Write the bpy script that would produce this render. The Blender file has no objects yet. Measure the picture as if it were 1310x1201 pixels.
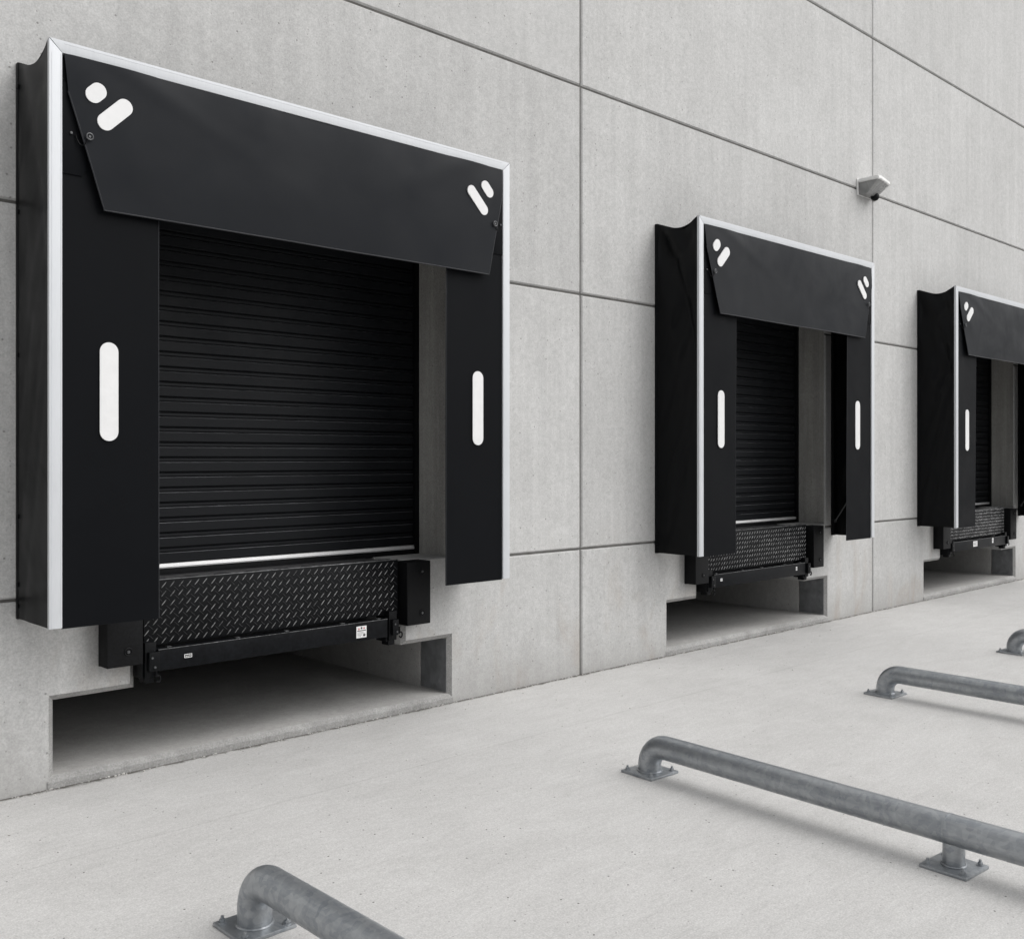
import bpy, bmesh, math, random
from mathutils import Vector, Matrix, noise as mnoise
R = math.radians
U = 1.9                       # camera height: every k*U below is a length in metres
S = bpy.context.scene
COL = S.collection

# ------------------------------------------------------------------ materials
def mat(name):
    m = bpy.data.materials.new(name); m.use_nodes = True
    nt = m.node_tree
    return m, nt, nt.nodes, nt.links, nt.nodes['Principled BSDF']

def nd(nt, t, **kw):
    n = nt.nodes.new(t)
    for k, v in kw.items():
        if k.startswith('i_'):
            key = k[2:]
            n.inputs[int(key) if key.isdigit() else key].default_value = v
        else:
            setattr(n, k, v)
    return n

def mapping(nt, src, scale=(1, 1, 1)):
    mp = nd(nt, 'ShaderNodeMapping'); mp.inputs['Scale'].default_value = scale
    nt.links.new(src, mp.inputs['Vector']); return mp.outputs['Vector']

def noise(nt, vec, scale, detail=4, rough=.55, dist=0.0):
    n = nd(nt, 'ShaderNodeTexNoise'); n.inputs['Scale'].default_value = scale
    n.inputs['Detail'].default_value = detail; n.inputs['Roughness'].default_value = rough
    n.inputs['Distortion'].default_value = dist
    nt.links.new(vec, n.inputs['Vector']); return n.outputs['Fac']

def remap(nt, src, a, b, c, d, smooth=False):
    n = nd(nt, 'ShaderNodeMapRange')
    if smooth: n.interpolation_type = 'SMOOTHSTEP'
    for i, v in enumerate((a, b, c, d)): n.inputs[i + 1].default_value = v
    nt.links.new(src, n.inputs[0]); return n.outputs[0]

def math_(nt, op, a, b=None):
    n = nd(nt, 'ShaderNodeMath', operation=op)
    for i, v in enumerate((a, b)):
        if v is None: continue
        if isinstance(v, (int, float)): n.inputs[i].default_value = v
        else: nt.links.new(v, n.inputs[i])
    return n.outputs[0]

def mixc(nt, fac, a, b, mode='MIX'):
    n = nd(nt, 'ShaderNodeMix', data_type='RGBA', blend_type=mode)
    for sock, v in ((n.inputs['Factor'], fac), (n.inputs['A'], a), (n.inputs['B'], b)):
        if isinstance(v, (int, float)): sock.default_value = v
        elif isinstance(v, tuple): sock.default_value = (*v, 1) if len(v) == 3 else v
        else: nt.links.new(v, sock)
    return n.outputs['Result']

def bump(nt, h, strength, dist, normal=None):
    b = nd(nt, 'ShaderNodeBump'); b.inputs['Strength'].default_value = strength
    b.inputs['Distance'].default_value = dist
    nt.links.new(h, b.inputs['Height'])
    if normal is not None: nt.links.new(normal, b.inputs['Normal'])
    return b.outputs['Normal']

def offset_coords(nt):
    tc = nd(nt, 'ShaderNodeTexCoord'); oi = nd(nt, 'ShaderNodeObjectInfo')
    v = nd(nt, 'ShaderNodeVectorMath', operation='MULTIPLY_ADD')
    nt.links.new(tc.outputs['Object'], v.inputs[0])
    v.inputs[1].default_value = (1, 1, 1)
    sc = nd(nt, 'ShaderNodeVectorMath', operation='SCALE'); sc.inputs['Scale'].default_value = 37.0
    nt.links.new(oi.outputs['Random'], sc.inputs[0])
    nt.links.new(sc.outputs[0], v.inputs[2])
    return v.outputs[0], tc.outputs['Object'], oi.outputs['Random']

def pores(nt, vec, scale, size, keep, upright=True):
    v = nd(nt, 'ShaderNodeTexVoronoi', voronoi_dimensions='2D'); v.inputs['Scale'].default_value = scale
    if upright:                                          # walls: lay the pores out over (x + y, z)
        sp = nd(nt, 'ShaderNodeSeparateXYZ'); cb = nd(nt, 'ShaderNodeCombineXYZ')
        nt.links.new(vec, sp.inputs[0]); nt.links.new(math_(nt, 'ADD', sp.outputs[0], sp.outputs[1]), cb.inputs[0]); nt.links.new(sp.outputs[2], cb.inputs[1])
        vec = cb.outputs[0]
    nt.links.new(vec, v.inputs['Vector'])
    spot = remap(nt, v.outputs['Distance'], size * .55, size, 1, 0)
    bw = nd(nt, 'ShaderNodeSeparateColor'); nt.links.new(v.outputs['Color'], bw.inputs[0])
    k = math_(nt, 'GREATER_THAN', bw.outputs[0], 1 - keep)
    return math_(nt, 'MULTIPLY', spot, k)

def concrete(name, ca, cb, streak=.10, grain=.10, dirt=True):
    m, nt, n, l, p = mat(name)
    vec, obj, rnd = offset_coords(nt)
    big = noise(nt, vec, .7, 5, .6, .4)
    med = noise(nt, vec, 3.2, 6, .65, .6)
    stk = noise(nt, mapping(nt, vec, (7, 7, .35)), 1.0, 5, .6, .2)
    stk2 = noise(nt, mapping(nt, vec, (26, 26, .8)), 1.0, 3, .6)
    fine = noise(nt, vec, 95, 3, .7)
    f = math_(nt, 'ADD', math_(nt, 'MULTIPLY', big, .55), math_(nt, 'MULTIPLY', med, .45))
    col = mixc(nt, remap(nt, f, .33, .67, 0, 1), ca, cb)
    col = mixc(nt, 1.0, col, mixc(nt, remap(nt, stk, .3, .7, 0, 1), (1 - streak,) * 3, (1 + streak * .4,) * 3), 'MULTIPLY')
    col = mixc(nt, 1.0, col, mixc(nt, remap(nt, stk2, .3, .7, 0, 1), (1 - streak * .45,) * 3, (1.02,) * 3), 'MULTIPLY')
    col = mixc(nt, 1.0, col, mixc(nt, remap(nt, fine, .36, .64, 0, 1), (1 - grain,) * 3, (1 + grain * .5,) * 3), 'MULTIPLY')
    mot = noise(nt, vec, 23, 4, .65, .8)
    col = mixc(nt, 1.0, col, mixc(nt, remap(nt, mot, .36, .64, 0, 1), (.915,) * 3, (1.045,) * 3), 'MULTIPLY')
    tone = remap(nt, rnd, 0, 1, .935, 1.035)
    tv = nd(nt, 'ShaderNodeCombineColor')
    for i in range(3): nt.links.new(tone, tv.inputs[i])
    col = mixc(nt, 1.0, col, tv.outputs[0], 'MULTIPLY')
    p1 = pores(nt, vec, 6.5, .052, .22); p2 = pores(nt, vec, 14, .080, .22)
    pr = math_(nt, 'MAXIMUM', p1, math_(nt, 'MULTIPLY', p2, .7))
    col = mixc(nt, math_(nt, 'MULTIPLY', pr, .6), col, (.13, .125, .12))
    if dirt:                                            # rain splash and grime at the foot of the wall
        sep = nd(nt, 'ShaderNodeSeparateXYZ'); nt.links.new(obj, sep.inputs[0])
        e = noise(nt, mapping(nt, vec, (3, 3, 1.5)), 1.3, 5, .65, .5)
        zz = math_(nt, 'SUBTRACT', sep.outputs[2], math_(nt, 'MULTIPLY', e, .55))
        d = remap(nt, zz, -.36, .22, .5, 0, True)
        col = mixc(nt, d, col, (.26, .254, .243))
        blot = remap(nt, noise(nt, mapping(nt, vec, (2.2, 2.2, .9)), 1.0, 5, .6, .8), .53, .70, 0, .30, True)
        hz = remap(nt, sep.outputs[2], .3, 1.5, 1, 0, True)
        col = mixc(nt, math_(nt, 'MULTIPLY', blot, hz), col, (.30, .245, .195))
    nt.links.new(col, p.inputs['Base Color'])
    p.inputs['Roughness'].default_value = .85
    p.inputs['Specular IOR Level'].default_value = .3
    h = math_(nt, 'SUBTRACT', math_(nt, 'ADD', math_(nt, 'MULTIPLY', fine, .25), math_(nt, 'MULTIPLY', med, .6)), math_(nt, 'MULTIPLY', pr, .8))
    nt.links.new(bump(nt, h, .35, .006), p.inputs['Normal'])
    return m

M = {}
M['wall'] = concrete('wall_concrete', (.440, .438, .431), (.520, .519, .513), .075, .14)
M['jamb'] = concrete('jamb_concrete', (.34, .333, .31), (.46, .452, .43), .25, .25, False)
M['curb'] = concrete('chipped_edge_concrete', (.25, .247, .24), (.42, .417, .408), .10, .22, False)
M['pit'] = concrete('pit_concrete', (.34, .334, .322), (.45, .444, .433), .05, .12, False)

def ground_mat():
    m, nt, n, l, p = mat('apron_concrete')
    tc = nd(nt, 'ShaderNodeTexCoord'); vec = tc.outputs['Object']
    big = noise(nt, vec, .55, 6, .6, .8)
    med = noise(nt, mapping(nt, vec, (1.0, 1.7, 1)), 2.6, 6, .62, 1.2)
    brush = noise(nt, mapping(nt, vec, (1.2, 9, 1)), 2.0, 5, .6, 1.5)
    fine = noise(nt, vec, 120, 3, .75); fine2 = noise(nt, vec, 38, 4, .7)
    f = math_(nt, 'ADD', math_(nt, 'MULTIPLY', big, .5), math_(nt, 'MULTIPLY', med, .5))
    col = mixc(nt, remap(nt, f, .32, .68, 0, 1), (.470, .463, .453), (.566, .560, .550))
    col = mixc(nt, 1.0, col, mixc(nt, remap(nt, brush, .3, .7, 0, 1), (.955,) * 3, (1.018,) * 3), 'MULTIPLY')
    col = mixc(nt, 1.0, col, mixc(nt, remap(nt, fine, .36, .64, 0, 1), (.79,) * 3, (1.08,) * 3), 'MULTIPLY')
    col = mixc(nt, 1.0, col, mixc(nt, remap(nt, fine2, .36, .64, 0, 1), (.91,) * 3, (1.035,) * 3), 'MULTIPLY')
    p1 = pores(nt, vec, 6.5, .038, .22, False); p2 = pores(nt, vec, 14, .060, .20, False)
    pr = math_(nt, 'MAXIMUM', p1, math_(nt, 'MULTIPLY', p2, .55))
    col = mixc(nt, math_(nt, 'MULTIPLY', pr, .9), col, (.07, .067, .063))
    # pale scuffs
    sc = remap(nt, noise(nt, mapping(nt, vec, (2.5, 5, 1)), 2.2, 6, .7, 2.0), .60, .72, 0, .22, True)
    col = mixc(nt, sc, col, (.36, .35, .335))
    sep = nd(nt, 'ShaderNodeSeparateXYZ'); nt.links.new(vec, sep.inputs[0])
    wob = math_(nt, 'MULTIPLY', math_(nt, 'SUBTRACT', noise(nt, vec, 3.5, 3), .5), .035)
    jn = None
    for yy, w, k in ((-1.115, .008, .20), (-.34, .005, .12), (-5.2, .008, .3)):
        d = math_(nt, 'ABSOLUTE', math_(nt, 'ADD', math_(nt, 'SUBTRACT', sep.outputs[1], yy), wob))
        g = remap(nt, d, w * .4, w * 1.4, k, 0)
        jn = g if jn is None else math_(nt, 'MAXIMUM', jn, g)
    brk = remap(nt, noise(nt, mapping(nt, vec, (2, .1, 1)), 1.6, 4), .35, .6, .35, 1)
    jn = math_(nt, 'MULTIPLY', jn, brk)
    col = mixc(nt, jn, col, (.17, .165, .155))
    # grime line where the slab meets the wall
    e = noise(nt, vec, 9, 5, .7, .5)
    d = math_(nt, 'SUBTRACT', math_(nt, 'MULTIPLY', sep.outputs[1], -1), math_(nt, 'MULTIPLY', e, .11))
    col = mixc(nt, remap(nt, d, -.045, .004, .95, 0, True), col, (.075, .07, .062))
    nt.links.new(col, p.inputs['Base Color'])
    p.inputs['Roughness'].default_value = .8; p.inputs['Specular IOR Level'].default_value = .3
    h = math_(nt, 'SUBTRACT', math_(nt, 'ADD', math_(nt, 'MULTIPLY', fine, .3), math_(nt, 'MULTIPLY', brush, .35)), math_(nt, 'ADD', pr, jn))
    nt.links.new(bump(nt, h, .4, .006), p.inputs['Normal'])
    return m
M['ground'] = ground_mat()

def simple(name, col, rough, metal=0.0, spec=.5, nscale=30, nvar=.15, bstr=0.0, bdist=.002, stretch=(1, 1, 1), rvar=.1):
    m, nt, n, l, p = mat(name)
    vec, obj, rnd = offset_coords(nt)
    v2 = mapping(nt, vec, stretch)
    f = noise(nt, v2, nscale, 5, .6, .3)
    big = noise(nt, vec, 2.1, 4, .6, .5)
    c = mixc(nt, 1.0, col, mixc(nt, remap(nt, f, .3, .7, 0, 1), (1 - nvar,) * 3, (1 + nvar,) * 3), 'MULTIPLY')
    c = mixc(nt, 1.0, c, mixc(nt, remap(nt, big, .3, .7, 0, 1), (1 - nvar * .7,) * 3, (1 + nvar * .7,) * 3), 'MULTIPLY')
    nt.links.new(c, p.inputs['Base Color'])
    p.inputs['Metallic'].default_value = metal
    p.inputs['Specular IOR Level'].default_value = spec
    nt.links.new(remap(nt, big, .3, .7, rough - rvar, rough + rvar), p.inputs['Roughness'])
    if bstr: nt.links.new(bump(nt, f, bstr, bdist), p.inputs['Normal'])
    return m

M['fabric'] = simple('black_coated_fabric', (.0040, .0045, .0056), .52, 0, .055, 420, .10, .12, .0012)
M['flap_fabric'] = simple('charcoal_coated_fabric', (.0062, .0074, .0098), .50, 0, .115, 420, .08, .12, .0012)
M['side_fabric'] = simple('black_tarpaulin', (.0024, .0027, .0032), .38, 0, .15, 300, .14, .15, .0012)
M['black_metal'] = simple('black_painted_steel', (.0048, .0052, .0060), .42, 0, .11, 60, .2, .08, .001)
M['beam'] = simple('worn_black_paint', (.0048, .0054, .0066), .42, 0, .10, 45, .45, .1, .001, (1, 1, 1))
M['slat'] = simple('black_shutter_slat', (.0078, .0086, .0102), .52, 0, .15, 25, .10, .0, .001, (.3, 1, 6))
M['slat_edge'] = simple('slat_edge_highlight', (.11, .113, .12), .45, 0, .3, 9, .4)  # highlight put into the colour of each slat's upper chamfer
M['hem_highlight'] = simple('pale_hem_highlight', (.020, .021, .024), .45, 0, .25, 60, .15)  # lighter colour paints the thin highlight along the curtain edges
M['rubber'] = simple('black_rubber', (.0055, .0058, .0065), .55, 0, .14, 70, .5, .2, .002)
M['alu'] = simple('brushed_aluminium', (.545, .56, .58), .45, .12, .3, 30, .04, .03, .001, (12, 12, .4), .06)
M['alu_bar'] = simple('bare_aluminium', (.86, .86, .86), .40, .3, .5, 30, .05, 0, .001, (.4, 12, 12), .06)
M['marker'] = simple('white_reflective', (.66, .66, .66), .45, 0, .3, 14, .04)
M['hw'] = simple('grey_hardware', (.09, .092, .095), .4, .6, .5, 60, .2)
M['sealant'] = simple('joint_sealant', (.115, .112, .106), .8, 0, .2, 8, .25)
M['plate'] = simple('grey_steel_plate', (.17, .175, .18), .6, .2, .4, 12, .25, .1, .002)
M['white_case'] = simple('white_housing', (.74, .74, .73), .4, 0, .5, 20, .04)
M['smoke_glass'] = simple('smoked_cover', (.21, .212, .21), .22, 0, .6, 6, .15)
M['ink'] = simple('printed_ink', (.03, .03, .03), .6)
M['red_ink'] = simple('red_ink', (.42, .03, .025), .6)
M['crumb'] = simple('concrete_crumbs', (.46, .45, .43), .9, 0, .2, 80, .35)
M['deck'] = simple('dark_deck_steel', (.03, .03, .032), .5, .3, .5, 40, .3, .1, .001)
M['roof'] = simple('grey_roofing', (.2, .2, .2), .9)

M['tread_shaded'] = simple('shaded_tread_paint', (.022, .0225, .024), .40, 0, .3, 90, .4)  # darker copy for the bars that catch less sky
M['scuff_highlight'] = simple('scuffed_edge_highlight', (.13, .132, .135), .45, .3, .4, 40, .75, 0, .001, (1, 1, 1))  # scuffs, with the light caught on lip and beam edges painted in

def tread_mat():  # worn bars, coloured brighter to carry one diagonal's sky glint
    m, nt, n, l, p = mat('worn_glint_tread')
    vec, obj, rnd = offset_coords(nt)
    f = noise(nt, vec, 14, 5, .7, .5); g = noise(nt, vec, 120, 3, .7)
    w = remap(nt, math_(nt, 'ADD', math_(nt, 'MULTIPLY', f, .6), math_(nt, 'MULTIPLY', g, .4)), .40, .58, 0, 1)
    nt.links.new(mixc(nt, w, (.035, .035, .036), (.42, .42, .42)), p.inputs['Base Color'])
    nt.links.new(remap(nt, w, 0, 1, .2, .65), p.inputs['Metallic'])
    p.inputs['Roughness'].default_value = .33
    return m
M['tread'] = tread_mat()

def galv_mat():
    m, nt, n, l, p = mat('galvanised_steel')
    vec, obj, rnd = offset_coords(nt)
    wv = nd(nt, 'ShaderNodeVectorMath', operation='MULTIPLY_ADD')
    nz = nd(nt, 'ShaderNodeTexNoise'); nz.inputs['Scale'].default_value = 9; nz.inputs['Detail'].default_value = 3
    nt.links.new(vec, nz.inputs['Vector'])
    nt.links.new(nz.outputs['Color'], wv.inputs[0]); wv.inputs[1].default_value = (.09, .09, .09)
    nt.links.new(vec, wv.inputs[2])
    v = nd(nt, 'ShaderNodeTexVoronoi'); v.inputs['Scale'].default_value = 38
    nt.links.new(wv.outputs[0], v.inputs['Vector'])
    bw = nd(nt, 'ShaderNodeSeparateColor'); nt.links.new(v.outputs['Color'], bw.inputs[0])
    cloud = noise(nt, vec, 5.5, 6, .65, 1.2)
    strk = noise(nt, mapping(nt, vec, (9, 1.3, 9)), 2.2, 5, .65, 1.5)
    f = math_(nt, 'ADD', math_(nt, 'MULTIPLY', bw.outputs[0], .13), math_(nt, 'ADD', math_(nt, 'MULTIPLY', cloud, .5), math_(nt, 'MULTIPLY', strk, .4)))
    c = mixc(nt, remap(nt, f, .34, .70, 0, 1), (.235, .255, .278), (.45, .465, .478))
    white = remap(nt, noise(nt, vec, 22, 6, .7, 2.0), .62, .70, 0, .35, True)
    c = mixc(nt, white, c, (.52, .53, .54))
    nt.links.new(c, p.inputs['Base Color'])
    p.inputs['Metallic'].default_value = .68
    nt.links.new(remap(nt, f, .3, .7, .48, .30), p.inputs['Roughness'])
    nt.links.new(bump(nt, strk, .08, .004), p.inputs['Normal'])
    return m
M['galv'] = galv_mat()

# ------------------------------------------------------------------ mesh building
class MB:
    def __init__(s): s.bm = bmesh.new(); s.mi = 0
    def _merge(s, b, keep=False):
        for f in b.faces:
            if not keep: f.material_index = s.mi
        me = bpy.data.meshes.new('t'); b.to_mesh(me); b.free(); s.bm.from_mesh(me); bpy.data.meshes.remove(me)
    def box(s, x0, x1, y0, y1, z0, z1, bev=0.0, seg=2, rot=None, piv=None):
        b = bmesh.new(); bmesh.ops.create_cube(b, size=1)
        for v in b.verts:
            v.co = Vector(((x0 + x1) / 2 + v.co.x * (x1 - x0), (y0 + y1) / 2 + v.co.y * (y1 - y0), (z0 + z1) / 2 + v.co.z * (z1 - z0)))
        if bev: bmesh.ops.bevel(b, geom=b.edges[:], offset=bev, segments=seg, profile=.6, affect='EDGES')
        if rot is not None: bmesh.ops.rotate(b, verts=b.verts, cent=piv or ((x0 + x1) / 2, (y0 + y1) / 2, (z0 + z1) / 2), matrix=rot)
        s._merge(b); return s
    def poly_y(s, pts, y0, y1, bev=0.0):
        """extrude an outline given in (x, z) from y0 (front, smaller) to y1"""
        b = bmesh.new()
        vs = [b.verts.new((x, y0, z)) for x, z in pts]
        f = b.faces.new(vs)
        r = bmesh.ops.extrude_face_region(b, geom=[f])
        bmesh.ops.translate(b, verts=[g for g in r['geom'] if isinstance(g, bmesh.types.BMVert)], vec=(0, y1 - y0, 0))
        bmesh.ops.recalc_face_normals(b, faces=b.faces)
        if bev: bmesh.ops.bevel(b, geom=b.edges[:], offset=bev, segments=2, profile=.6, affect='EDGES')
        s._merge(b); return s
    def poly_z(s, pts, z0, z1, bev=0.0):
        b = bmesh.new()
        f = b.faces.new([b.verts.new((x, y, z0)) for x, y in pts])
        r = bmesh.ops.extrude_face_region(b, geom=[f])
        bmesh.ops.translate(b, verts=[g for g in r['geom'] if isinstance(g, bmesh.types.BMVert)], vec=(0, 0, z1 - z0))
        bmesh.ops.recalc_face_normals(b, faces=b.faces)
        if bev: bmesh.ops.bevel(b, geom=b.edges[:], offset=bev, segments=2, affect='EDGES')
        s._merge(b); return s
    def capsule(s, cx, cz, half, rad, ang, y0, y1, n=12):
        ca, sa = math.cos(ang), math.sin(ang); pts = []
        for k in range(n + 1):
            a = -math.pi / 2 + math.pi * k / n; px, pz = half + rad * math.cos(a), rad * math.sin(a)
            pts.append((cx + px * ca - pz * sa, cz + px * sa + pz * ca))
        for k in range(n + 1):
            a = math.pi / 2 + math.pi * k / n; px, pz = -half + rad * math.cos(a), rad * math.sin(a)
            pts.append((cx + px * ca - pz * sa, cz + px * sa + pz * ca))
        return s.poly_y(pts, y0, y1)
    def cyl(s, c, r, depth, axis='Z', n=24, r2=None, bev=0.0):
        b = bmesh.new()
        bmesh.ops.create_cone(b, cap_ends=True, segments=n, radius1=r, radius2=r if r2 is None else r2, depth=depth)
        if bev: bmesh.ops.bevel(b, geom=[e for e in b.edges if len(e.link_faces) == 2 and any(len(f.verts) > 4 for f in e.link_faces)], offset=bev, segments=2, affect='EDGES')
        if axis == 'Y': bmesh.ops.rotate(b, verts=b.verts, matrix=Matrix.Rotation(R(90), 3, 'X'))
        if axis == 'X': bmesh.ops.rotate(b, verts=b.verts, matrix=Matrix.Rotation(R(90), 3, 'Y'))
        bmesh.ops.translate(b, verts=b.verts, vec=c)
        s._merge(b); return s
    def tube(s, path, r, n=12, caps=True):
        b = bmesh.new(); path = [Vector(p) for p in path]; rings = []; up = None
        for i, p in enumerate(path):
            t = (path[min(i + 1, len(path) - 1)] - path[max(i - 1, 0)]).normalized()
            if up is None: up = Vector((1, 0, 0)) if abs(t.x) < .9 else Vector((0, 0, 1))
            a = t.cross(up).normalized(); up = a.cross(t).normalized()
            rr = r(i) if callable(r) else r
            rings.append([b.verts.new(p + rr * (math.cos(k * 2 * math.pi / n) * a + math.sin(k * 2 * math.pi / n) * up)) for k in range(n)])
        for q, w in zip(rings, rings[1:]):
            for k in range(n): b.faces.new((q[k], q[(k + 1) % n], w[(k + 1) % n], w[k]))
        if caps: b.faces.new(rings[0][::-1]); b.faces.new(rings[-1])
        bmesh.ops.recalc_face_normals(b, faces=b.faces)
        s._merge(b); return s
    def grid(s, fn, nu, nv, thick):
        """sheet fn(u, v) -> Vector with real thickness (fn gives the outer face, thick is an offset vector)"""
        b = bmesh.new(); th = Vector(thick)
        A = [[b.verts.new(fn(i / nu, j / nv)) for j in range(nv + 1)] for i in range(nu + 1)]
        B = [[b.verts.new(A[i][j].co + th) for j in range(nv + 1)] for i in range(nu + 1)]
        for i in range(nu):
            for j in range(nv):
                b.faces.new((A[i][j], A[i + 1][j], A[i + 1][j + 1], A[i][j + 1]))
                b.faces.new((B[i][j], B[i][j + 1], B[i + 1][j + 1], B[i + 1][j]))
        for i in range(nu):
            b.faces.new((A[i][0], B[i][0], B[i + 1][0], A[i + 1][0])); b.faces.new((A[i][nv], A[i + 1][nv], B[i + 1][nv], B[i][nv]))
        for j in range(nv):
            b.faces.new((A[0][j], A[0][j + 1], B[0][j + 1], B[0][j])); b.faces.new((A[nu][j], B[nu][j], B[nu][j + 1], A[nu][j + 1]))
        bmesh.ops.recalc_face_normals(b, faces=b.faces)
        s._merge(b); return s
    def mat(s, i): s.mi = i; return s
    def build(s, name, mats, parent=None, smooth=35):
        me = bpy.data.meshes.new(name)
        s.bm.to_mesh(me); s.bm.free()
        for m in (mats if isinstance(mats, (list, tuple)) else [mats]): me.materials.append(M[m])
        if smooth:
            me.polygons.foreach_set('use_smooth', [True] * len(me.polygons))
            me.set_sharp_from_angle(angle=R(smooth))
        o = bpy.data.objects.new(name, me); COL.objects.link(o); o.parent = parent
        return o

def thing(name, label, cat, loc=(0, 0, 0), group=None, rz=0.0, sx=1.0):
    o = bpy.data.objects.new(name, None); COL.objects.link(o)
    o.location = loc; o.rotation_euler = (0, 0, rz); o.scale = (sx, 1, 1); o.empty_display_size = .2
    o['label'] = label; o['category'] = cat
    if group: o['group'] = group
    return o

# ------------------------------------------------------------------ ground
g = MB(); b = bmesh.new()
# one sheet to the horizon, laid around the building's footprint (the pits have floors of their own)
b.faces.new([b.verts.new(p) for p in ((-300, -300, 0), (300, -300, 0), (300, 0.004, 0), (-300, 0.004, 0))])
b.faces.new([b.verts.new(p) for p in ((-300, 30, 0), (300, 30, 0), (300, 300, 0), (-300, 300, 0))])
b.faces.new([b.verts.new(p) for p in ((-300, .004, 0), (-6, .004, 0), (-6, 30, 0), (-300, 30, 0))])
b.faces.new([b.verts.new(p) for p in ((23.4, .004, 0), (300, .004, 0), (300, 30, 0), (23.4, 30, 0))])
bmesh.ops.remove_doubles(b, verts=b.verts, dist=.0005)
g._merge(b); o = g.build('ground', 'ground', None, 0); o['kind'] = 'structure'

# ------------------------------------------------------------------ docks: (origin, stretch)
W = 1.755
DOCKS = [(1.032, 1.0), (4.045, 1.0), (6.955, 1.06)]
OPEN_L, OPEN_R, OPEN_T = .106, 1.660, 1.90          # door opening, in U from the dock origin
LEV_L, LEV_R = .360, 1.432                           # narrow slot for the leveller
PIT_L, PIT_R, PIT_T, CURB = .109, 1.670, .265, .037
SILL, TH = .598, .34                                 # TH: wall thickness in metres
ZR = [0, .579, 1.755, 2.715, 3.735, 5.05]
XC = [-2.12, .69, 3.50, 6.31, 9.12, 11.93]

bld = thing('concrete_building', 'pale grey concrete panel warehouse wall with three loading docks', 'building')

def panel(pts, wide):
    """pts: CCW outline in (x, z) metres; wide: one chamfer width per edge (edge i runs from point i to i+1)"""
    n = len(pts); ins = []
    for i in range(n):
        p0, p1, p2 = Vector(pts[i - 1]), Vector(pts[i]), Vector(pts[(i + 1) % n])
        d1, d2 = (p1 - p0).normalized(), (p2 - p1).normalized()
        n1, n2 = Vector((-d1.y, d1.x)), Vector((-d2.y, d2.x))
        w1, w2 = wide[i - 1], wide[i]
        det = n1.x * n2.y - n1.y * n2.x
        if abs(det) < 1e-6: q = n1 * w1
        else: q = Vector(((w1 * n2.y - w2 * n1.y) / det, (n1.x * w2 - n2.x * w1) / det))
        ins.append(p1 + q)
    b = bmesh.new()
    fr = [b.verts.new((p.x, 0, p.y)) for p in ins]
    md = [b.verts.new((p[0], .013 if max(wide[i - 1], wide[i]) < .015 else .028, p[1])) for i, p in enumerate(pts)]
    bk = [b.verts.new((p[0], TH, p[1])) for p in pts]
    b.faces.new(fr); b.faces.new(bk[::-1])
    for i in range(n):
        j = (i + 1) % n
        cf = b.faces.new((fr[i], md[i], md[j], fr[j])); cf.material_index = 1 if wide[i] > .02 else 0
        b.faces.new((md[i], bk[i], bk[j], md[j]))
    bmesh.ops.recalc_face_normals(b, faces=b.faces)
    m = MB(); m._merge(b, True); return m.build('wall_panel', ['wall', 'curb'], bld, 20)

G = .009                 # half a joint
JW, OW = .011, .032      # chamfer of joints, of openings
for ci in range(len(XC) - 1):
    x0, x1 = XC[ci] * U + G, XC[ci + 1] * U - G
    dock = next(((d, s) for d, s in DOCKS if XC[ci] < d < XC[ci + 1]), None)
    for ri in range(len(ZR) - 1):
        z0, z1 = (ZR[ri] * U + G if ri else -.25), ZR[ri + 1] * U - G
        if dock is None or ri > 2:
            panel([(x0, z0), (x1, z0), (x1, z1), (x0, z1)], [JW] * 4); continue
        d, s = dock
        X = lambda k: (d + k * s) * U
        if ri == 0:
            for side in (0, 1):
                if side == 0:
                    pts = [(x0, z0), (X(PIT_L), z0), (X(PIT_L), PIT_T * U), (X(LEV_L), PIT_T * U), (X(LEV_L), SILL * U), (X(OPEN_L) - .005, SILL * U), (X(OPEN_L) - .005, z1), (x0, z1)]
                    panel(pts, [JW, OW, OW, OW, JW, JW, JW, JW])
                else:
                    pts = [(X(PIT_R), z0), (x1, z0), (x1, z1), (X(OPEN_R) + .005, z1), (X(OPEN_R) + .005, SILL * U), (X(LEV_R), SILL * U), (X(LEV_R), PIT_T * U), (X(PIT_R), PIT_T * U)]
                    panel(pts, [JW, JW, JW, JW, JW, OW, OW, OW])
        elif ri == 1:
            panel([(x0, z0), (X(OPEN_L), z0), (X(OPEN_L), z1), (x0, z1)], [JW, .014, JW, JW])
            panel([(X(OPEN_R), z0), (x1, z0), (x1, z1), (X(OPEN_R), z1)], [JW, JW, JW, .014])
        else:
            panel([(x0, z0), (X(OPEN_L), z0), (X(OPEN_L), OPEN_T * U), (X(OPEN_R), OPEN_T * U), (X(OPEN_R), z0), (x1, z0), (x1, z1), (x0, z1)],
                  [JW, .014, .014, .014, JW, JW, JW, JW])
# sealant in the joints
m = MB()
for x in XC[1:-1]: m.box(x * U - G, x * U + G, .016, .05, -.2, 5.05 * U - .02)
for z in ZR[1:-1]:
    for ci in range(len(XC) - 1):
        x0, x1 = XC[ci] * U + G, XC[ci + 1] * U - G
        dock = next(((d, s) for d, s in DOCKS if XC[ci] < d < XC[ci + 1]), None)
        spans = [(x0, x1)]
        if dock and z < 1.8:
            d, s = dock; spans = [(x0, (d + OPEN_L * s) * U - .006), ((d + OPEN_R * s) * U + .006, x1)]
        for a, c in spans: m.box(a, c, .015, .05, z * U - G, z * U + G)
m.build('joint_sealant', 'sealant', bld, 0)

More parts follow.
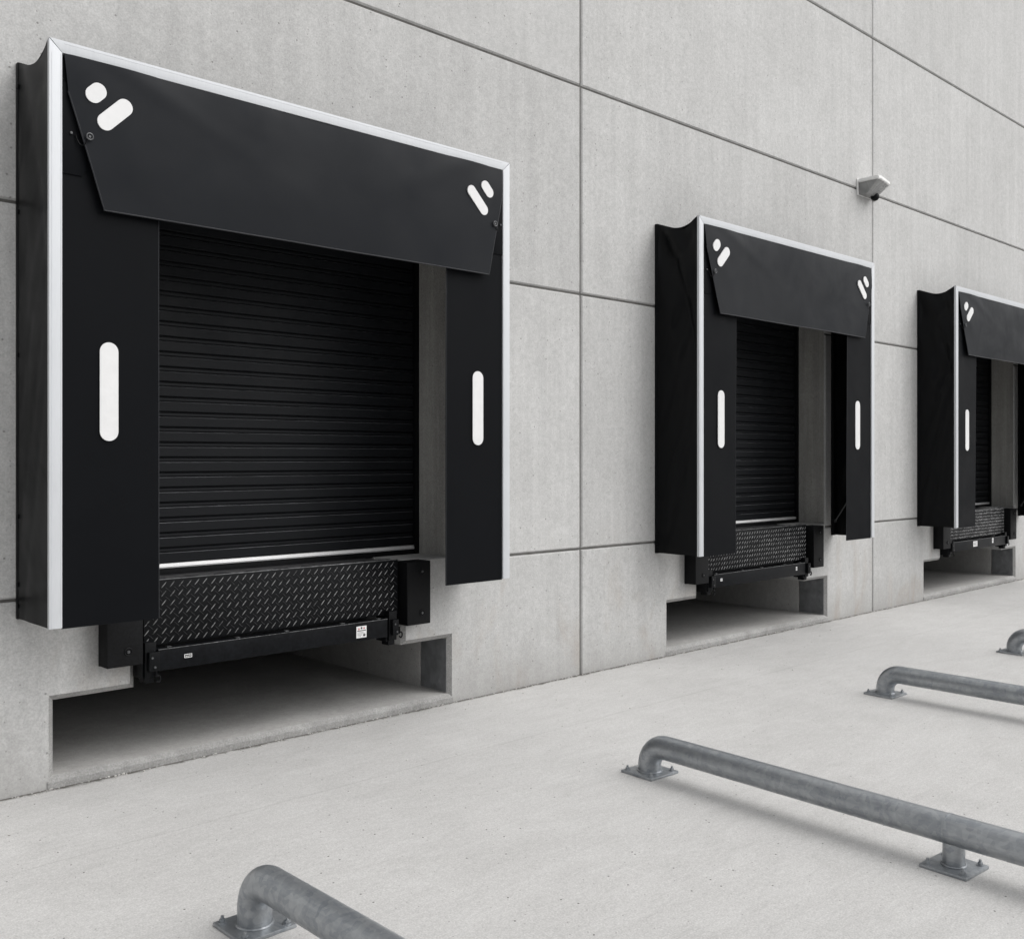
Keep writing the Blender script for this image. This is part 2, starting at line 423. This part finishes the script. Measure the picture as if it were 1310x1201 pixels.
# rest of the shell
xa, xb, zt = XC[0] * U, XC[-1] * U, 5.05 * U
MB().box(xa, xb, TH + .002, 30, zt - .25, zt - .012).build('roof', 'roof', bld, 0)
MB().box(xa, xb, 29.7, 30, -.2, zt - .26).build('rear_wall', 'wall', bld, 0)
for a, c in ((xa, xa + .3), (xb - .3, xb)): MB().box(a, c, TH + .002, 29.69, -.2, zt - .26).build('side_wall', 'wall', bld, 0)

def slat_curtain(x0, x1, z0, z1, y):
    prof = []; z = z0; k = 0; pitch = .0995
    while z < z1:
        prof += [(z, .022), (z + .0045, .022), (z + .006, .001), (z + .010, -.0025), (z + .066, -.0040), (z + .0695, .0035), (z + .071, .012), (z + .0745, .012), (z + .076, .001), (z + .079, -.001), (z + .0935, -.001), (z + .0965, .004)]
        z += pitch
    m = MB(); b = bmesh.new()
    L = [b.verts.new((x0, y + d, zz)) for zz, d in prof]; Rr = [b.verts.new((x1, y + d, zz)) for zz, d in prof]
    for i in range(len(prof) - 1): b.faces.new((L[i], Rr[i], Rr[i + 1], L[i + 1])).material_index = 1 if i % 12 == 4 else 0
    L2 = b.verts.new((x0, y + .04, prof[0][0])), b.verts.new((x0, y + .04, prof[-1][0]))
    R2 = b.verts.new((x1, y + .04, prof[0][0])), b.verts.new((x1, y + .03, prof[-1][0]))
    b.faces.new((L2[0], L2[1], R2[1], R2[0]))
    m._merge(b, True); return m

def dock_opening(d, s):
    X = lambda k: (d + k * s) * U
    y = TH + .035
    dr = slat_curtain(X(OPEN_L + .022), X(OPEN_R - .022), .634 * U, 1.94 * U, y).build('roller_door', ['slat', 'slat_edge'], bld, 18)
    bar = MB().box(X(OPEN_L + .023), X(OPEN_R - .023), y - .02, y + .02, .618 * U, .6335 * U, .003)
    bar.box(X(OPEN_L + .023), X(OPEN_R - .023), y - .026, y + .01, .622 * U, .625 * U, .001)
    bar.build('bottom_bar', 'alu_bar', dr)
    MB().box(X(OPEN_L + .023), X(OPEN_R - .023), y - .012, y + .015, .594 * U, .6188 * U, .004).build('rubber_seal', 'rubber', dr)
    for a, c in ((OPEN_L - .02, OPEN_L + .021), (OPEN_R - .021, OPEN_R + .02)):
        gm = MB().box(X(a), X(c), y - .03, y + .06, SILL * U, 1.95 * U, .003)
        gm.build('guide_rail', 'black_metal', dr)
    for a, c in ((OPEN_L - .004, OPEN_L + .0015), (OPEN_R - .0015, OPEN_R + .004)):
        MB().box(X(a), X(c), .018, TH + .001, SILL * U + .001, (OPEN_T - .001) * U, .001).build('door_jamb', 'jamb', bld, 0)
    # inner floor slab left and right of the leveller, and behind the pit
    m = MB().box(X(OPEN_L - .12), X(LEV_L + .004), TH + .002, 3.0, .5 * U, SILL * U - .002)
    m.box(X(LEV_R - .004), X(OPEN_R + .12), TH + .002, 3.0, .5 * U, SILL * U - .002)
    m.box(X(OPEN_L - .12), X(OPEN_R + .12), 3.0, 6, .5 * U, SILL * U - .002)
    m.build('floor_slab', 'pit', bld, 0)
    # pit
    m = MB(); b = bmesh.new()
    xs = [X(PIT_L) - .04 + (X(PIT_R) - X(PIT_L) + .08) * i / 60 for i in range(61)]
    rows = []
    rnd = random.Random(int(d * 100))
    for x in xs:
        e = .006 * mnoise.noise((x * 9, d, 0)) + .004 * mnoise.noise((x * 31, d, 3))
        r2 = [(-.004 + e, -.05), (-.006 + e * .6, CURB * U * .55 + e), (.020 + e, CURB * U - .003 + e * .3), (.028 + e, CURB * U), (.3, CURB * U), (2.9, CURB * U)]
        rows.append([b.verts.new((x, p[0], p[1])) for p in r2])
    for p, q in zip(rows, rows[1:]):
        for k in range(5): b.faces.new((p[k], q[k], q[k + 1], p[k + 1])).material_index = 1 if k < 2 else 0
    bmesh.ops.recalc_face_normals(b, faces=b.faces)
    m._merge(b, True); m.build('pit_floor', ['pit', 'curb'], bld, 25)
    m = MB().box(X(PIT_L) - .3, X(PIT_L) + .006, TH + .014, 2.9, -.1, .5 * U - .002, .004)
    m.box(X(PIT_R) - .006, X(PIT_R) + .3, TH + .014, 2.9, -.1, .5 * U - .002, .004)
    m.box(X(PIT_L) - .3, X(PIT_R) + .3, 2.905, 3.1, -.1, .5 * U - .002)
    m.build('pit_wall', 'pit', bld, 20)
    # ceiling of the pit behind the stepped wall, left and right of the leveller slot
    MB().box(X(PIT_R) - .0035, X(PIT_R) + .002, .03, TH - .004, CURB * U + .01, PIT_T * U - .012, .001).build('edge_plate', 'plate', bld, 0)
for d, s in DOCKS: dock_opening(d, s)

# ------------------------------------------------------------------ dock shelters
DEP, ZB, ZT = .513, .527 * U, 2.163 * U
def shelter(i, d, s, label):
    rnd = random.Random(40 + i)
    t = thing('dock_shelter', label, 'dock shelter', (d * U, 0, 0), 'black curtain dock shelters along the wall', 0, s)
    w = W * U; RW = .0345 * U
    # rear frame on the wall
    m = MB().box(-.004, .05, -.034, -.001, ZB - .004, ZT, .003).box(w - .05, w + .004, -.034, -.001, ZB - .004, ZT, .003)
    m.box(.051, w - .051, -.034, -.001, ZT - .05, ZT, .003)
    for z in (1.0, 1.12, 1.5, 2.4, 3.2, 3.9):
        m.box(-.009, 0, -.044, -.02, z + .06, z + .085, .003)
    m.build('rear_frame', 'black_metal', t)
    sag = lambda v: .074 * math.sin(math.pi * v ** 1.25) ** .9
    amp = (.5, 2.6, 2.7)[i]
    def fold(v, z):
        q = (z - ZB) / (ZT - ZB)
        a = .010 * math.sin(9 * (v * .9 + q * 2.3) + i) * max(0, q - .45) * 2
        bb = .014 * math.exp(-((q - .93 + .35 * v * v) / .05) ** 2) + .012 * math.exp(-((q - .80 + .30 * (1 - v)) / .045) ** 2) * v
        c = .006 * mnoise.noise((v * 3, q * 7, 3.1 * i)) + .004 * math.exp(-((q - .12 + .1 * v) / .02) ** 2)
        for k in range(5):                                  # sharp drag creases running down from the front corner
            q0, sl, wd = .97 - .13 * k, .18 + .09 * k, (.022 + .007 * k)
            bb += .0065 * math.exp(-((q - q0 + sl * (1 - v)) / wd) ** 2) * (.4 + .6 * abs(mnoise.noise((v * 4, k * 1.7, i * 2.3))) * 2)
        return amp * (a + bb + c) * math.sin(math.pi * v) ** .5
    for side in (0, 1):
        sg = -1 if side == 0 else 1
        xb = 0 if side == 0 else w
        def fn(u, v):
            top = ZT - .004 - sag(u)
            z = ZB + (top - ZB) * v
            return Vector((xb + sg * (.001 - fold(u, z)) , -.030 - (DEP - .056) * u, z))
        MB().grid(fn, 26, 80, (-sg * .004, 0, 0)).build('side_fabric', 'side_fabric', t, 60)
    def fr(u, v):
        return Vector((.001 + (w - .002) * u, -.030 - (DEP - .056) * v, ZT - sag(v) * (1 - .12 * math.sin(math.pi * u)) - .002 + .004 * mnoise.noise((u * 9, v * 2, i))))
    MB().grid(fr, 40, 16, (0, 0, -.004)).build('roof_fabric', 'side_fabric', t, 60)
    # aluminium front frame, mitred
    yf, yb = -DEP, -DEP + .026
    e = .0008
    def rail(o):
        m = MB().poly_y(o, yf, yb, .0025)
        return m
    rail([(-.002, ZB - .004), (RW, ZB - .004), (RW, ZT - RW - e * 2), (-.002, ZT - .002 - e * 2)]).box(RW * .16, RW * .20, yf - .0012, yf + .002, ZB, ZT - RW - .01).box(RW * .88, RW * .93, yf - .0012, yf + .002, ZB, ZT - RW - .01).build('frame_upright', 'alu', t)
    rail([(w - RW, ZB - .004), (w + .002, ZB - .004), (w + .002, ZT - .002 - e * 2), (w - RW, ZT - RW - e * 2)]).box(w - RW * .93, w - RW * .88, yf - .0012, yf + .002, ZB, ZT - RW - .01).build('frame_upright', 'alu', t)
    rail([(0, ZT), (RW, ZT - RW), (w - RW, ZT - RW), (w, ZT)][::-1]).box(RW + .01, w - RW - .01, yf - .0012, yf + .002, ZT - RW * .24, ZT - RW * .19).build('top_rail', 'alu', t)
    # side curtains
    CW = .318 * U
    for side in (0, 1):
        x0, x1 = (RW + .001, CW) if side == 0 else (w - CW, w - RW - .001)
        def fc(u, v):
            x = x0 + (x1 - x0) * u; z = ZB - .010 + (ZT - RW - .02 - ZB) * v
            q = u if side == 0 else 1 - u
            return Vector((x, yf + .012 + .006 * q * math.sin(3 * v + i + side) + .003 * mnoise.noise((u * 2, v * 4, i + 5 * side)), z))
        sc = MB().grid(fc, 12, 40, (0, .006, 0)).build('side_curtain', 'fabric', t, 60)
        hx = (lambda q: fc(1 if side == 0 else 0, q))
        MB().tube([hx(q / 20) + Vector((0, .003, 0)) for q in range(21)], .0042, 6).build('hem_highlight', 'hem_highlight', sc)  # pale tube added as the highlight of the inner edge
        xm = ((.167, .184, .178)[i] if side == 0 else W - (.164, .198, .190)[i]) * U
        MB().capsule(xm, 1.190 * U, .115 * U, .0268 * U, R(90), yf + .0045, yf + .0105).build('marker_strip', 'marker', sc)
        # corner gusset behind the slanted flap
        xg = RW + .003 if side == 0 else w - RW - .003
        gx = 1 if side == 0 else -1
        pts = [(xg, 1.795 * U), (xg + gx * .10, 1.795 * U), (xg + gx * .125, 1.812 * U), (xg + gx * .125, 2.05 * U), (xg, 2.05 * U)]
        MB().poly_y(pts if side == 0 else pts[::-1], yf + .005, yf + .010, .001).build('corner_gusset', 'fabric', sc)
    # top curtain: leans out towards its lower edge
    zt_, zm, zb_ = ZT - RW + .002, 2.025 * U, 1.705 * U
    def ft(u, v):
        z = zt_ + (zb_ - zt_) * v
        if z > zm: ins = .040 + (.048 - .040) * (zt_ - z) / (zt_ - zm)
        else: ins = .048 + (.146 - .048) * (zm - z) / (zm - zb_)
        inr = ins if i or z > zm else .048 + (.126 - .048) * (zm - z) / (zm - zb_)
        x0, x1 = ins * U, w - inr * U
        x = x0 + (x1 - x0) * u
        y = yf + .004 - .018 * (1 - math.exp(-v * 7)) - .022 * v - .006 * math.sin(math.pi * u) * math.sin(math.pi * v)
        y += .0065 * mnoise.noise((u * 5, v * 2.2, 7 + i)) + .004 * v * math.sin(11 * u + 2 * i + 1.5 * v)
        y -= .010 * math.exp(-((u - .10 - .55 * v) / .05) ** 2) * math.exp(-v * 4) + .010 * math.exp(-((.90 - u - .5 * v) / .05) ** 2) * math.exp(-v * 4) + .006 * math.exp(-((u - .03 - .09 * v) / .03) ** 2) * (1 - v) * .8
        return Vector((x, y, z))
    tcu = MB().grid(ft, 60, 36, (0, .007, 0)).build('top_curtain', 'flap_fabric', t, 60)
    edge = [ft(0, .25 + .75 * q / 12) for q in range(13)] + [ft(q / 40, 1) for q in range(1, 41)] + [ft(1, 1 - .75 * q / 12) for q in range(1, 13)]
    MB().tube([p + Vector((0, .003, 0)) for p in edge], .0048, 6).build('hem_highlight', 'hem_highlight', tcu)
    def yat(z): return ft(.1, (zt_ - z) / (zt_ - zb_)).y
    for mirror in (0, 1):
        mx = (lambda k: k * U) if not mirror else (lambda k: w - k * U)
        for kx, kz, hl, rd in (((.1235, 2.035, .0090, .0235), (.177, 1.985, .0385, .0240)) if not mirror else ((.1290, 2.034, .0150, .0200), (.181, 1.982, .0440, .0205))):
            MB_ = MB().capsule(mx(kx), kz * U, hl * U, rd * U, R(45 if not mirror else 135), 0, .0085)
            bmesh.ops.translate(MB_.bm, verts=MB_.bm.verts, vec=(0, yat(kz * U) - .007, 0))
            MB_.build('marker_strip', 'marker', tcu)
        # eyelet, hook and elastic cord at the slanted edge
        zx = 1.905 * U; ex = mx(.103 if not mirror or i else .094)
        ring = [(ex + .017 * math.cos(a), yat(zx) - .008, zx + .017 * math.sin(a)) for a in [k * 2 * math.pi / 20 for k in range(21)]]
        MB().tube(ring, .0042, 8).cyl((ex, yat(zx) - .004, zx), .007, .010, 'Y', 12).build('eyelet', 'hw', tcu)
        gx = -1 if not mirror else 1
        cord = []
        for k in range(17):
            q = k / 16
            cord.append((ex + gx * (.012 + .05 * q), yat(zx) - .004 + .03 * q, zx - .015 - .045 * math.sin(math.pi * q) ** .7 + .02 * q))
        MB().tube(cord, .0026, 8).build('cord', 'black_metal', tcu)
        MB().cyl((ex + gx * .085, yf - .002, zx + .01), .007, .012, 'Y', 12, bev=.002).build('stud', 'hw', t)
    for side in (0, 1):
        xr = .03 if side == 0 else w - .03
        m = MB().tube([(xr, -.045, .612 * U), (xr, -.47, .95 * U)], .008, 10)
        m.cyl((xr, -.045, .612 * U), .02, .014, 'X', 16, bev=.003)
        m.build('support_arm', 'hw', t)
    return t
SH = ['largest and nearest black dock shelter with silver frame, at the left of the wall',
      'middle black dock shelter with silver frame, just below the white security camera',
      'farthest black dock shelter, cut off by the right edge of the photo']
for i, (d, s) in enumerate(DOCKS): shelter(i, d, s, SH[i])

# ------------------------------------------------------------------ levellers
def tread_plate(m, x0, x1, z0, z1, y, par, k=1.0):
    """raised lozenges of chequer plate, alternating directions"""
    b = bmesh.new(); px, pz = .0545 * k, .0560 * k; L, wd, hh = .0255 * k, .0030 * k, .0030; rj = random.Random(3 + par)
    ox, oz = (.018, .020) if par == 0 else (.018 + px / 2, .020 + pz / 2)
    nz = int((z1 - z0 - oz - .022) / pz); oz += .008; nx = int((x1 - x0 - ox - .01) / px)
    for r in range(nz + 1):
        for c in range(nx + 1):
            cx, cz = x0 + ox + (c + (.37 * r % 1 if k < 1 else 0)) * px + rj.uniform(-.0025, .0025), z0 + oz + r * pz + rj.uniform(-.0035, .0035)
            a = R(48) if par == 0 else R(-42)
            ca, sa = math.cos(a), math.sin(a)
            P = lambda u, v, h: (cx + u * ca - v * sa, y - h, cz + u * sa + v * ca)
            ring = [(-L, 0), (-L * .6, -wd), (L * .6, -wd), (L, 0), (L * .6, wd), (-L * .6, wd)]
            base = [b.verts.new(P(u, v, 0)) for u, v in ring]
            top = [b.verts.new(P(u * .8, v * .35, hh)) for u, v in ring]
            for k in range(6): b.faces.new((base[k], base[(k + 1) % 6], top[(k + 1) % 6], top[k]))
            b.faces.new(top)
    bmesh.ops.recalc_face_normals(b, faces=b.faces)
    m._merge(b); return m

def leveller(i, d, s, label):
    t = thing('dock_leveller', label, 'dock leveller', (d * U, 0, 0), 'dock levellers below the roller doors', 0, s)
    xl, xr = .374 * U, 1.386 * U
    MB().box(.366 * U, 1.389 * U, .02, 2.7, .555 * U, .596 * U, .004).build('deck', 'deck', t)
    MB().box(.372 * U, 1.383 * U, .10, 2.6, .297 * U, .552 * U, .004).build('underframe_blocker', 'deck', t)  # unseen box added below the deck to cut light into the pit
    m = MB().box(xl, xr, -.060, -.030, .398 * U, .606 * U, .004)
    # sky glint painted in: one diagonal worn and bright, the other a shaded copy
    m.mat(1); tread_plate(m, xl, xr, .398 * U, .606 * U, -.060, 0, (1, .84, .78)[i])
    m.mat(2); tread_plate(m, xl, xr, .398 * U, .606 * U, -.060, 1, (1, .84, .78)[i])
    m.mat(3).box(xl, xr, -.0615, -.034, .6062 * U, .6062 * U + .0045, .001)
    m.mat(0)
    for k in range(9): m.cyl((xl + .1 + k * (xr - xl - .2) / 8, -.028, .602 * U), .016, .10, 'X', 14)
    m.build('lip', ['black_metal', 'tread', 'tread_shaded', 'scuff_highlight'], t, 25)
    # front box beam
    bx0, bx1 = .405 * U, 1.308 * U
    m = MB().box(bx0, bx1, -.133, -.055, .322 * U, .3895 * U, .004)
    m.box(bx0 + .02, bx1 - .02, -.055, .3, .345 * U, .372 * U)
    m.mat(1).box(bx0, bx1, -.1338, -.128, .3898 * U - .002, .3898 * U + .0015, .0008)  # pale strip paints the light caught along the beam's top edge
    bm_ = m.build('front_beam', ['beam', 'scuff_highlight'], t)
    for k in (.04, .31, .52, .78, .96): MB().box(bx0 + (bx1 - bx0) * k, bx0 + (bx1 - bx0) * k + .03, -.105, -.075, .3896 * U, .3896 * U + .007, .002).build('lug', 'hw', bm_)
    def sticker(x, z, wd, ht, red):
        y = -.1332
        m = MB().mat(0).box(x, x + wd, y - .0012, y, z, z + ht)
        m.mat(1)
        if red:
            m.mat(2).poly_y([(x + wd * .16, z + ht * .70), (x + wd * .32, z + ht * .70), (x + wd * .24, z + ht * .9)], y - .0018, y - .0010)
            m.mat(1).poly_y([(x + wd * .5, z + ht * .72), (x + wd * .6, z + ht * .83), (x + wd * .5, z + ht * .95), (x + wd * .4, z + ht * .83)], y - .0018, y - .0010)
            m.mat(2).box(x + wd * .68, x + wd * .82, y - .0018, y - .0010, z + ht * .76, z + ht * .86)
            m.mat(1).box(x + wd * .08, x + wd * .92, y - .0018, y - .0010, z + ht * .58, z + ht * .65)
            for k, (a, c) in enumerate(((.1, .7), (.1, .85), (.1, .55), (.1, .45))): m.box(x + wd * a, x + wd * c, y - .0018, y - .0010, z + ht * (.46 - .11 * k), z + ht * (.485 - .11 * k))
            m.box(x + wd * .66, x + wd * .88, y - .0018, y - .0010, z + ht * .12, z + ht * .30)
        else:
            for k in range(3): m.box(x + wd * .1, x + wd * (.9 - .15 * (k % 2)), y - .0018, y - .0010, z + ht * (.7 - .22 * k), z + ht * (.78 - .22 * k))
        m.build('sticker', ['marker', 'ink', 'red_ink'], bm_, 0)
    if i == 0: sticker(1.165 * U, .3335 * U, .086, .082, True)
    if i == 1: sticker(.46 * U, .352 * U, .035, .028, False); sticker(1.205 * U, .352 * U, .03, .04, False)
    if i == 2: sticker(.73 * U, .340 * U, .135, .075, False); sticker(1.06 * U, .348 * U, .05, .07, False)
    # small framed slot plate on the left end of the beam
    x, z = .492 * U, .3525 * U
    if i == 0:
        m = MB()
        for a, c, e, f in ((0, .05, 0, .003), (0, .05, .019, .022), (0, .003, .0031, .0189), (.047, .05, .0031, .0189)): m.box(x + a, x + c, -.1352, -.133, z + e, z + f)
        m.mat(0).box(x + .008, x + .042, -.1345, -.133, z + .009, z + .0115)
        m.build('slot_plate', 'alu_bar', bm_, 0)
    # lip keepers with hooks at both ends
    for side in (0, 1):
        c = .383 * U if side == 0 else 1.339 * U
        m = MB().box(c - .035, c + .035, -.118, .02, .305 * U, .415 * U, .004)
        m.box(c - .022, c + .045 if side == 0 else c + .03, -.150, -.119, .325 * U, .385 * U, .004)
        m.box(c - .03, c + .03, -.10, -.02, .285 * U, .304 * U, .006)
        m.box(c - .05, c - .036, -.10, .02, .30 * U, .392 * U, .003)
        kp = m.build('lip_keeper', 'black_metal', t)
        for zz in (.338, .368): MB().cyl((c + (.012 if zz < .36 else -.005), -.152, zz * U), .0075, .010, 'Y', 6).build('bolt', 'hw', kp)
        hk = []
        hx = c + .04 if side == 0 else c + .058
        for k in range(15):
            a = R(150 - k * 22); hk.append((hx + .013 * math.cos(a), -.135, (.31 if side == 0 else .335) * U - .022 + .020 * math.sin(a)))
        MB().tube([(hk[0][0], hk[0][1], hk[0][2] + .05)] + hk, .0055, 8).build('hook', 'black_metal', kp)
    return t
LV = ['dock leveller with worn chequer plate lip and red and white sticker, under the left door',
      'dock leveller with small chequer lip and two tiny white stickers, under the middle door',
      'farthest dock leveller with a wide white sticker on its beam, near the right edge']
for i, (d, s) in enumerate(DOCKS): leveller(i, d, s, LV[i])

# ------------------------------------------------------------------ bumpers
def bumper(x, side, label, s):
    t = thing('dock_bumper', label, 'bumper', (x, 0, 0), 'black rubber bumpers beside the levellers', 0, s)
    w, zb, zt = .115 * U, .352 * U, .597 * U
    MB().box(.006, w - .006, -.012, -.0005, zb - .004, zt + .002, .002).build('mounting_plate', 'black_metal', t)
    o = MB().box(0, w, -.140, -.0125, zb, zt, .009, 3)
    b = o.bm
    o.build('rubber_block', 'rubber', t)
    for zz in (zb + .085, zt - .075):
        xx = w * (.58 if side == 0 else .62)
        rim = [(xx + .022 * math.cos(a), -.1405, zz + .022 * math.sin(a)) for a in [k * 2 * math.pi / 24 for k in range(25)]]
        MB().tube(rim, .0045, 8).build('socket_rim', 'rubber', t)
        MB().cyl((xx, -.143, zz), .010, .010, 'Y', 6, bev=.001).build('bolt', 'hw', t)
    return t
BN = ['left of the nearest leveller, half under the big shelter', 'right of the nearest leveller, beside the bare concrete sill',
      'left of the middle leveller, under the middle shelter', 'right of the middle leveller, below the concrete jamb',
      'left of the farthest leveller', 'right of the farthest leveller, by the photo edge']
for i, (d, s) in enumerate(DOCKS):
    bumper((d + .239 * s) * U, 0, 'black rubber bumper ' + BN[2 * i], s)
    bumper((d + 1.400 * s) * U, 1, 'black rubber bumper ' + BN[2 * i + 1], s)

# ------------------------------------------------------------------ wheel guides
def guide(x, y, label, up=0.0, turn=2.2):
    t = thing('wheel_guide', label, 'wheel guide', (x * U, y * U, 0), 'galvanised wheel guide pipes on the apron', -R(turn))
    r, zc, bend = .0366 * U, .0925 * U + up, .128
    L = .985 * U
    def elbow(y0, dy):
        pts = [(0, y0, .018), (0, y0, zc - bend + .0)]
        for k in range(1, 17):
            a = R(90 * k / 16); pts.append((0, y0 + dy * bend * (1 - math.cos(a)), zc - bend + bend * math.sin(a)))
        return pts
    A = elbow(0, -1) + [(0, -L * q, zc) for q in (.3, .5, .75, .97)] + [(0, -L + .012, zc)]
    MB().tube(A, r, 40).build('pipe', 'galv', t, 40)
    B = [(0, -L + .010, zc), (0, -L * 1.2, zc), (0, -L * 1.6, zc)] + elbow(-2 * L, 1)[::-1]
    MB().tube(B, r + .0008, 40).build('pipe', 'galv', t, 40)
    ringp = MB().tube([(0, -L + .016, zc), (0, -L + .008, zc)], r + .0025, 40); ringp.build('weld_seam', 'galv', t, 40)
    MB().cyl((0, -L - .01, (.016 + zc - r * .8) / 2), .026 * U, zc - r * .8 - .014, 'Z', 32).build('post', 'galv', t)
    def plate(y0, hx, hy):
        p = MB().box(-hx, hx, y0 - hy, y0 + hy, .0005, .016, .003)
        o = p.build('base_plate', 'galv', t)
        ww = []
        for k in range(33): a = k * 2 * math.pi / 32; rr = (r if y0 > -.5 or y0 < -L * 1.5 else .026 * U) + .003; ww.append((rr * math.cos(a), y0 + rr * math.sin(a), .019))
        MB().tube(ww, .006, 8).build('weld', 'galv', o)
        for a in (-1, 1):
            for c in (-1, 1):
                bx, by = a * (hx - .028), y0 + c * (hy - .028)
                MB().cyl((bx, by, .0178), .018, .0035, 'Z', 20).cyl((bx, by, .0255), .0125, .012, 'Z', 6, bev=.0015).cyl((bx, by, .037), .0065, .012, 'Z', 12).build('bolt', 'galv', o)
    plate(0, .122, .122); plate(-L - .01, .112, .112); plate(-2 * L, .122, .122)
    return t
for x, y, lab in ((1.113, -1.241, 'nearest galvanised wheel guide pipe, its bent end at the bottom of the photo'),
                  (2.565, -1.150, 'galvanised wheel guide pipe with its bolted mid post in view'),
                  (4.134, -1.160, 'galvanised wheel guide pipe standing out from the middle dock, second farthest'),
                  (5.500, -1.180, 'farthest galvanised wheel guide pipe, only its elbow in view at the right edge')):
    guide(x, y, lab, .034 if lab.startswith('nearest') else 0, .6 if lab.startswith('nearest') else 3.4 if 'mid post' in lab else 2.2)

# ------------------------------------------------------------------ security camera
cam_t = thing('security_camera', 'small white hooded security camera on the wall where two panel joints cross', 'security camera', (6.10 * U, 0, 2.715 * U))
MB().box(-.012, .46, -.014, -.0005, -.078, .118, .004).build('wall_plate', 'white_case', cam_t)
hood = [(0, -.0145), (.455, -.0145), (.455, -.185), (.40, -.225), (.05, -.288), (0, -.275)]
MB().poly_z(hood[::-1], .070, .114, .007).build('hood', 'white_case', cam_t)
b = bmesh.new()
up = [(.014, -.016), (.44, -.016), (.44, -.175), (.385, -.21), (.06, -.268), (.014, -.258)]
lo = [(.02, -.016), (.34, -.016), (.34, -.065), (.28, -.10), (.08, -.13), (.02, -.12)]
mid = [(.016, -.016), (.40, -.016), (.40, -.12), (.34, -.155), (.07, -.20), (.016, -.19)]
Z = (.0695, .0, -.072)
rings = [[b.verts.new((x, y, z)) for x, y in rg] for rg, z in zip((up, mid, lo), Z)]
for p, q in zip(rings, rings[1:]):
    for k in range(6): b.faces.new((p[k], p[(k + 1) % 6], q[(k + 1) % 6], q[k]))
b.faces.new(rings[0]); b.faces.new(rings[2][::-1]); bmesh.ops.recalc_face_normals(b, faces=b.faces)
bmesh.ops.bevel(b, geom=b.edges[:], offset=.003, segments=1, affect='EDGES')
m = MB(); m._merge(b); m.build('cover', 'smoke_glass', cam_t, 20)
bs = bmesh.new(); bmesh.ops.create_uvsphere(bs, u_segments=20, v_segments=12, radius=.052)
bmesh.ops.translate(bs, verts=bs.verts, vec=(.26, -.10, -.072))
m = MB(); m._merge(bs); m.build('lens_dome', 'black_metal', cam_t, 60)

# ------------------------------------------------------------------ crumbs along the foot of the wall
rnd = random.Random(5); m = MB(); b = bmesh.new()
def crumb(x, y, r, z=0):
    r_ = bmesh.ops.create_icosphere(b, subdivisions=1, radius=r)
    for v in r_['verts']:
        v.co = Vector((v.co.x * rnd.uniform(.7, 1.5), v.co.y * rnd.uniform(.7, 1.3), v.co.z * rnd.uniform(.4, .8))) + Vector((x, y, r * .3))
for k in range(620):
    x = rnd.uniform(1.0, 17.2); y = -abs(rnd.gauss(0, .022)) - .004
    if rnd.random() < .16: y -= rnd.random() ** 2 * 1.2
    crumb(x, y, rnd.uniform(.0025, .0075) * (1.25 if rnd.random() < .12 else 1))
m._merge(b); o = m.build('concrete_crumbs', 'crumb', None, 0)
o['kind'] = 'stuff'; o['label'] = 'loose concrete crumbs along the foot of the wall'; o['category'] = 'rubble'

# ------------------------------------------------------------------ light
EL = R(50)
tosun = Vector((.40, -.58, 0)).normalized() * math.cos(EL) + Vector((0, 0, math.sin(EL)))
sun = bpy.data.lights.new('sun', 'SUN'); sun.energy = 1.25; sun.angle = R(85); sun.color = (1, .985, .965)
so = bpy.data.objects.new('sun', sun); COL.objects.link(so); so.location = (4, -6, 14)
so.rotation_euler = tosun.to_track_quat('Z', 'Y').to_euler()
w = bpy.data.worlds.new('World'); S.world = w; w.use_nodes = True
nt = w.node_tree; bg = nt.nodes['Background']
sky = nt.nodes.new('ShaderNodeTexSky'); sky.sky_type = 'NISHITA'; sky.sun_disc = False
sky.sun_elevation = EL; sky.sun_rotation = math.atan2(tosun.x, tosun.y)
sky.air_density = 1.0; sky.dust_density = 4.0; sky.ozone_density = 1.0
hs = nt.nodes.new('ShaderNodeHueSaturation'); hs.inputs['Saturation'].default_value = .10
nt.links.new(sky.outputs[0], hs.inputs['Color']); nt.links.new(hs.outputs[0], bg.inputs['Color'])
bg.inputs['Strength'].default_value = .138

# ------------------------------------------------------------------ camera
cd = bpy.data.cameras.new('camera'); cam = bpy.data.objects.new('camera', cd); COL.objects.link(cam)
cd.sensor_fit = 'HORIZONTAL'; cd.sensor_width = 36; cd.lens = 36
cd.shift_y = -15 / 1310; cd.clip_end = 2000
cam.location = (0, -3.2 * U, U)
fwd = Vector((.691, .7229, 0))
cam.rotation_euler = fwd.to_track_quat('-Z', 'Y').to_euler()
S.camera = cam
S.cycles.max_bounces = 6; S.cycles.diffuse_bounces = 4; S.cycles.glossy_bounces = 3
S.view_settings.view_transform = 'Standard'; S.view_settings.look = 'None'
S.view_settings.exposure = .27; S.view_settings.gamma = 1
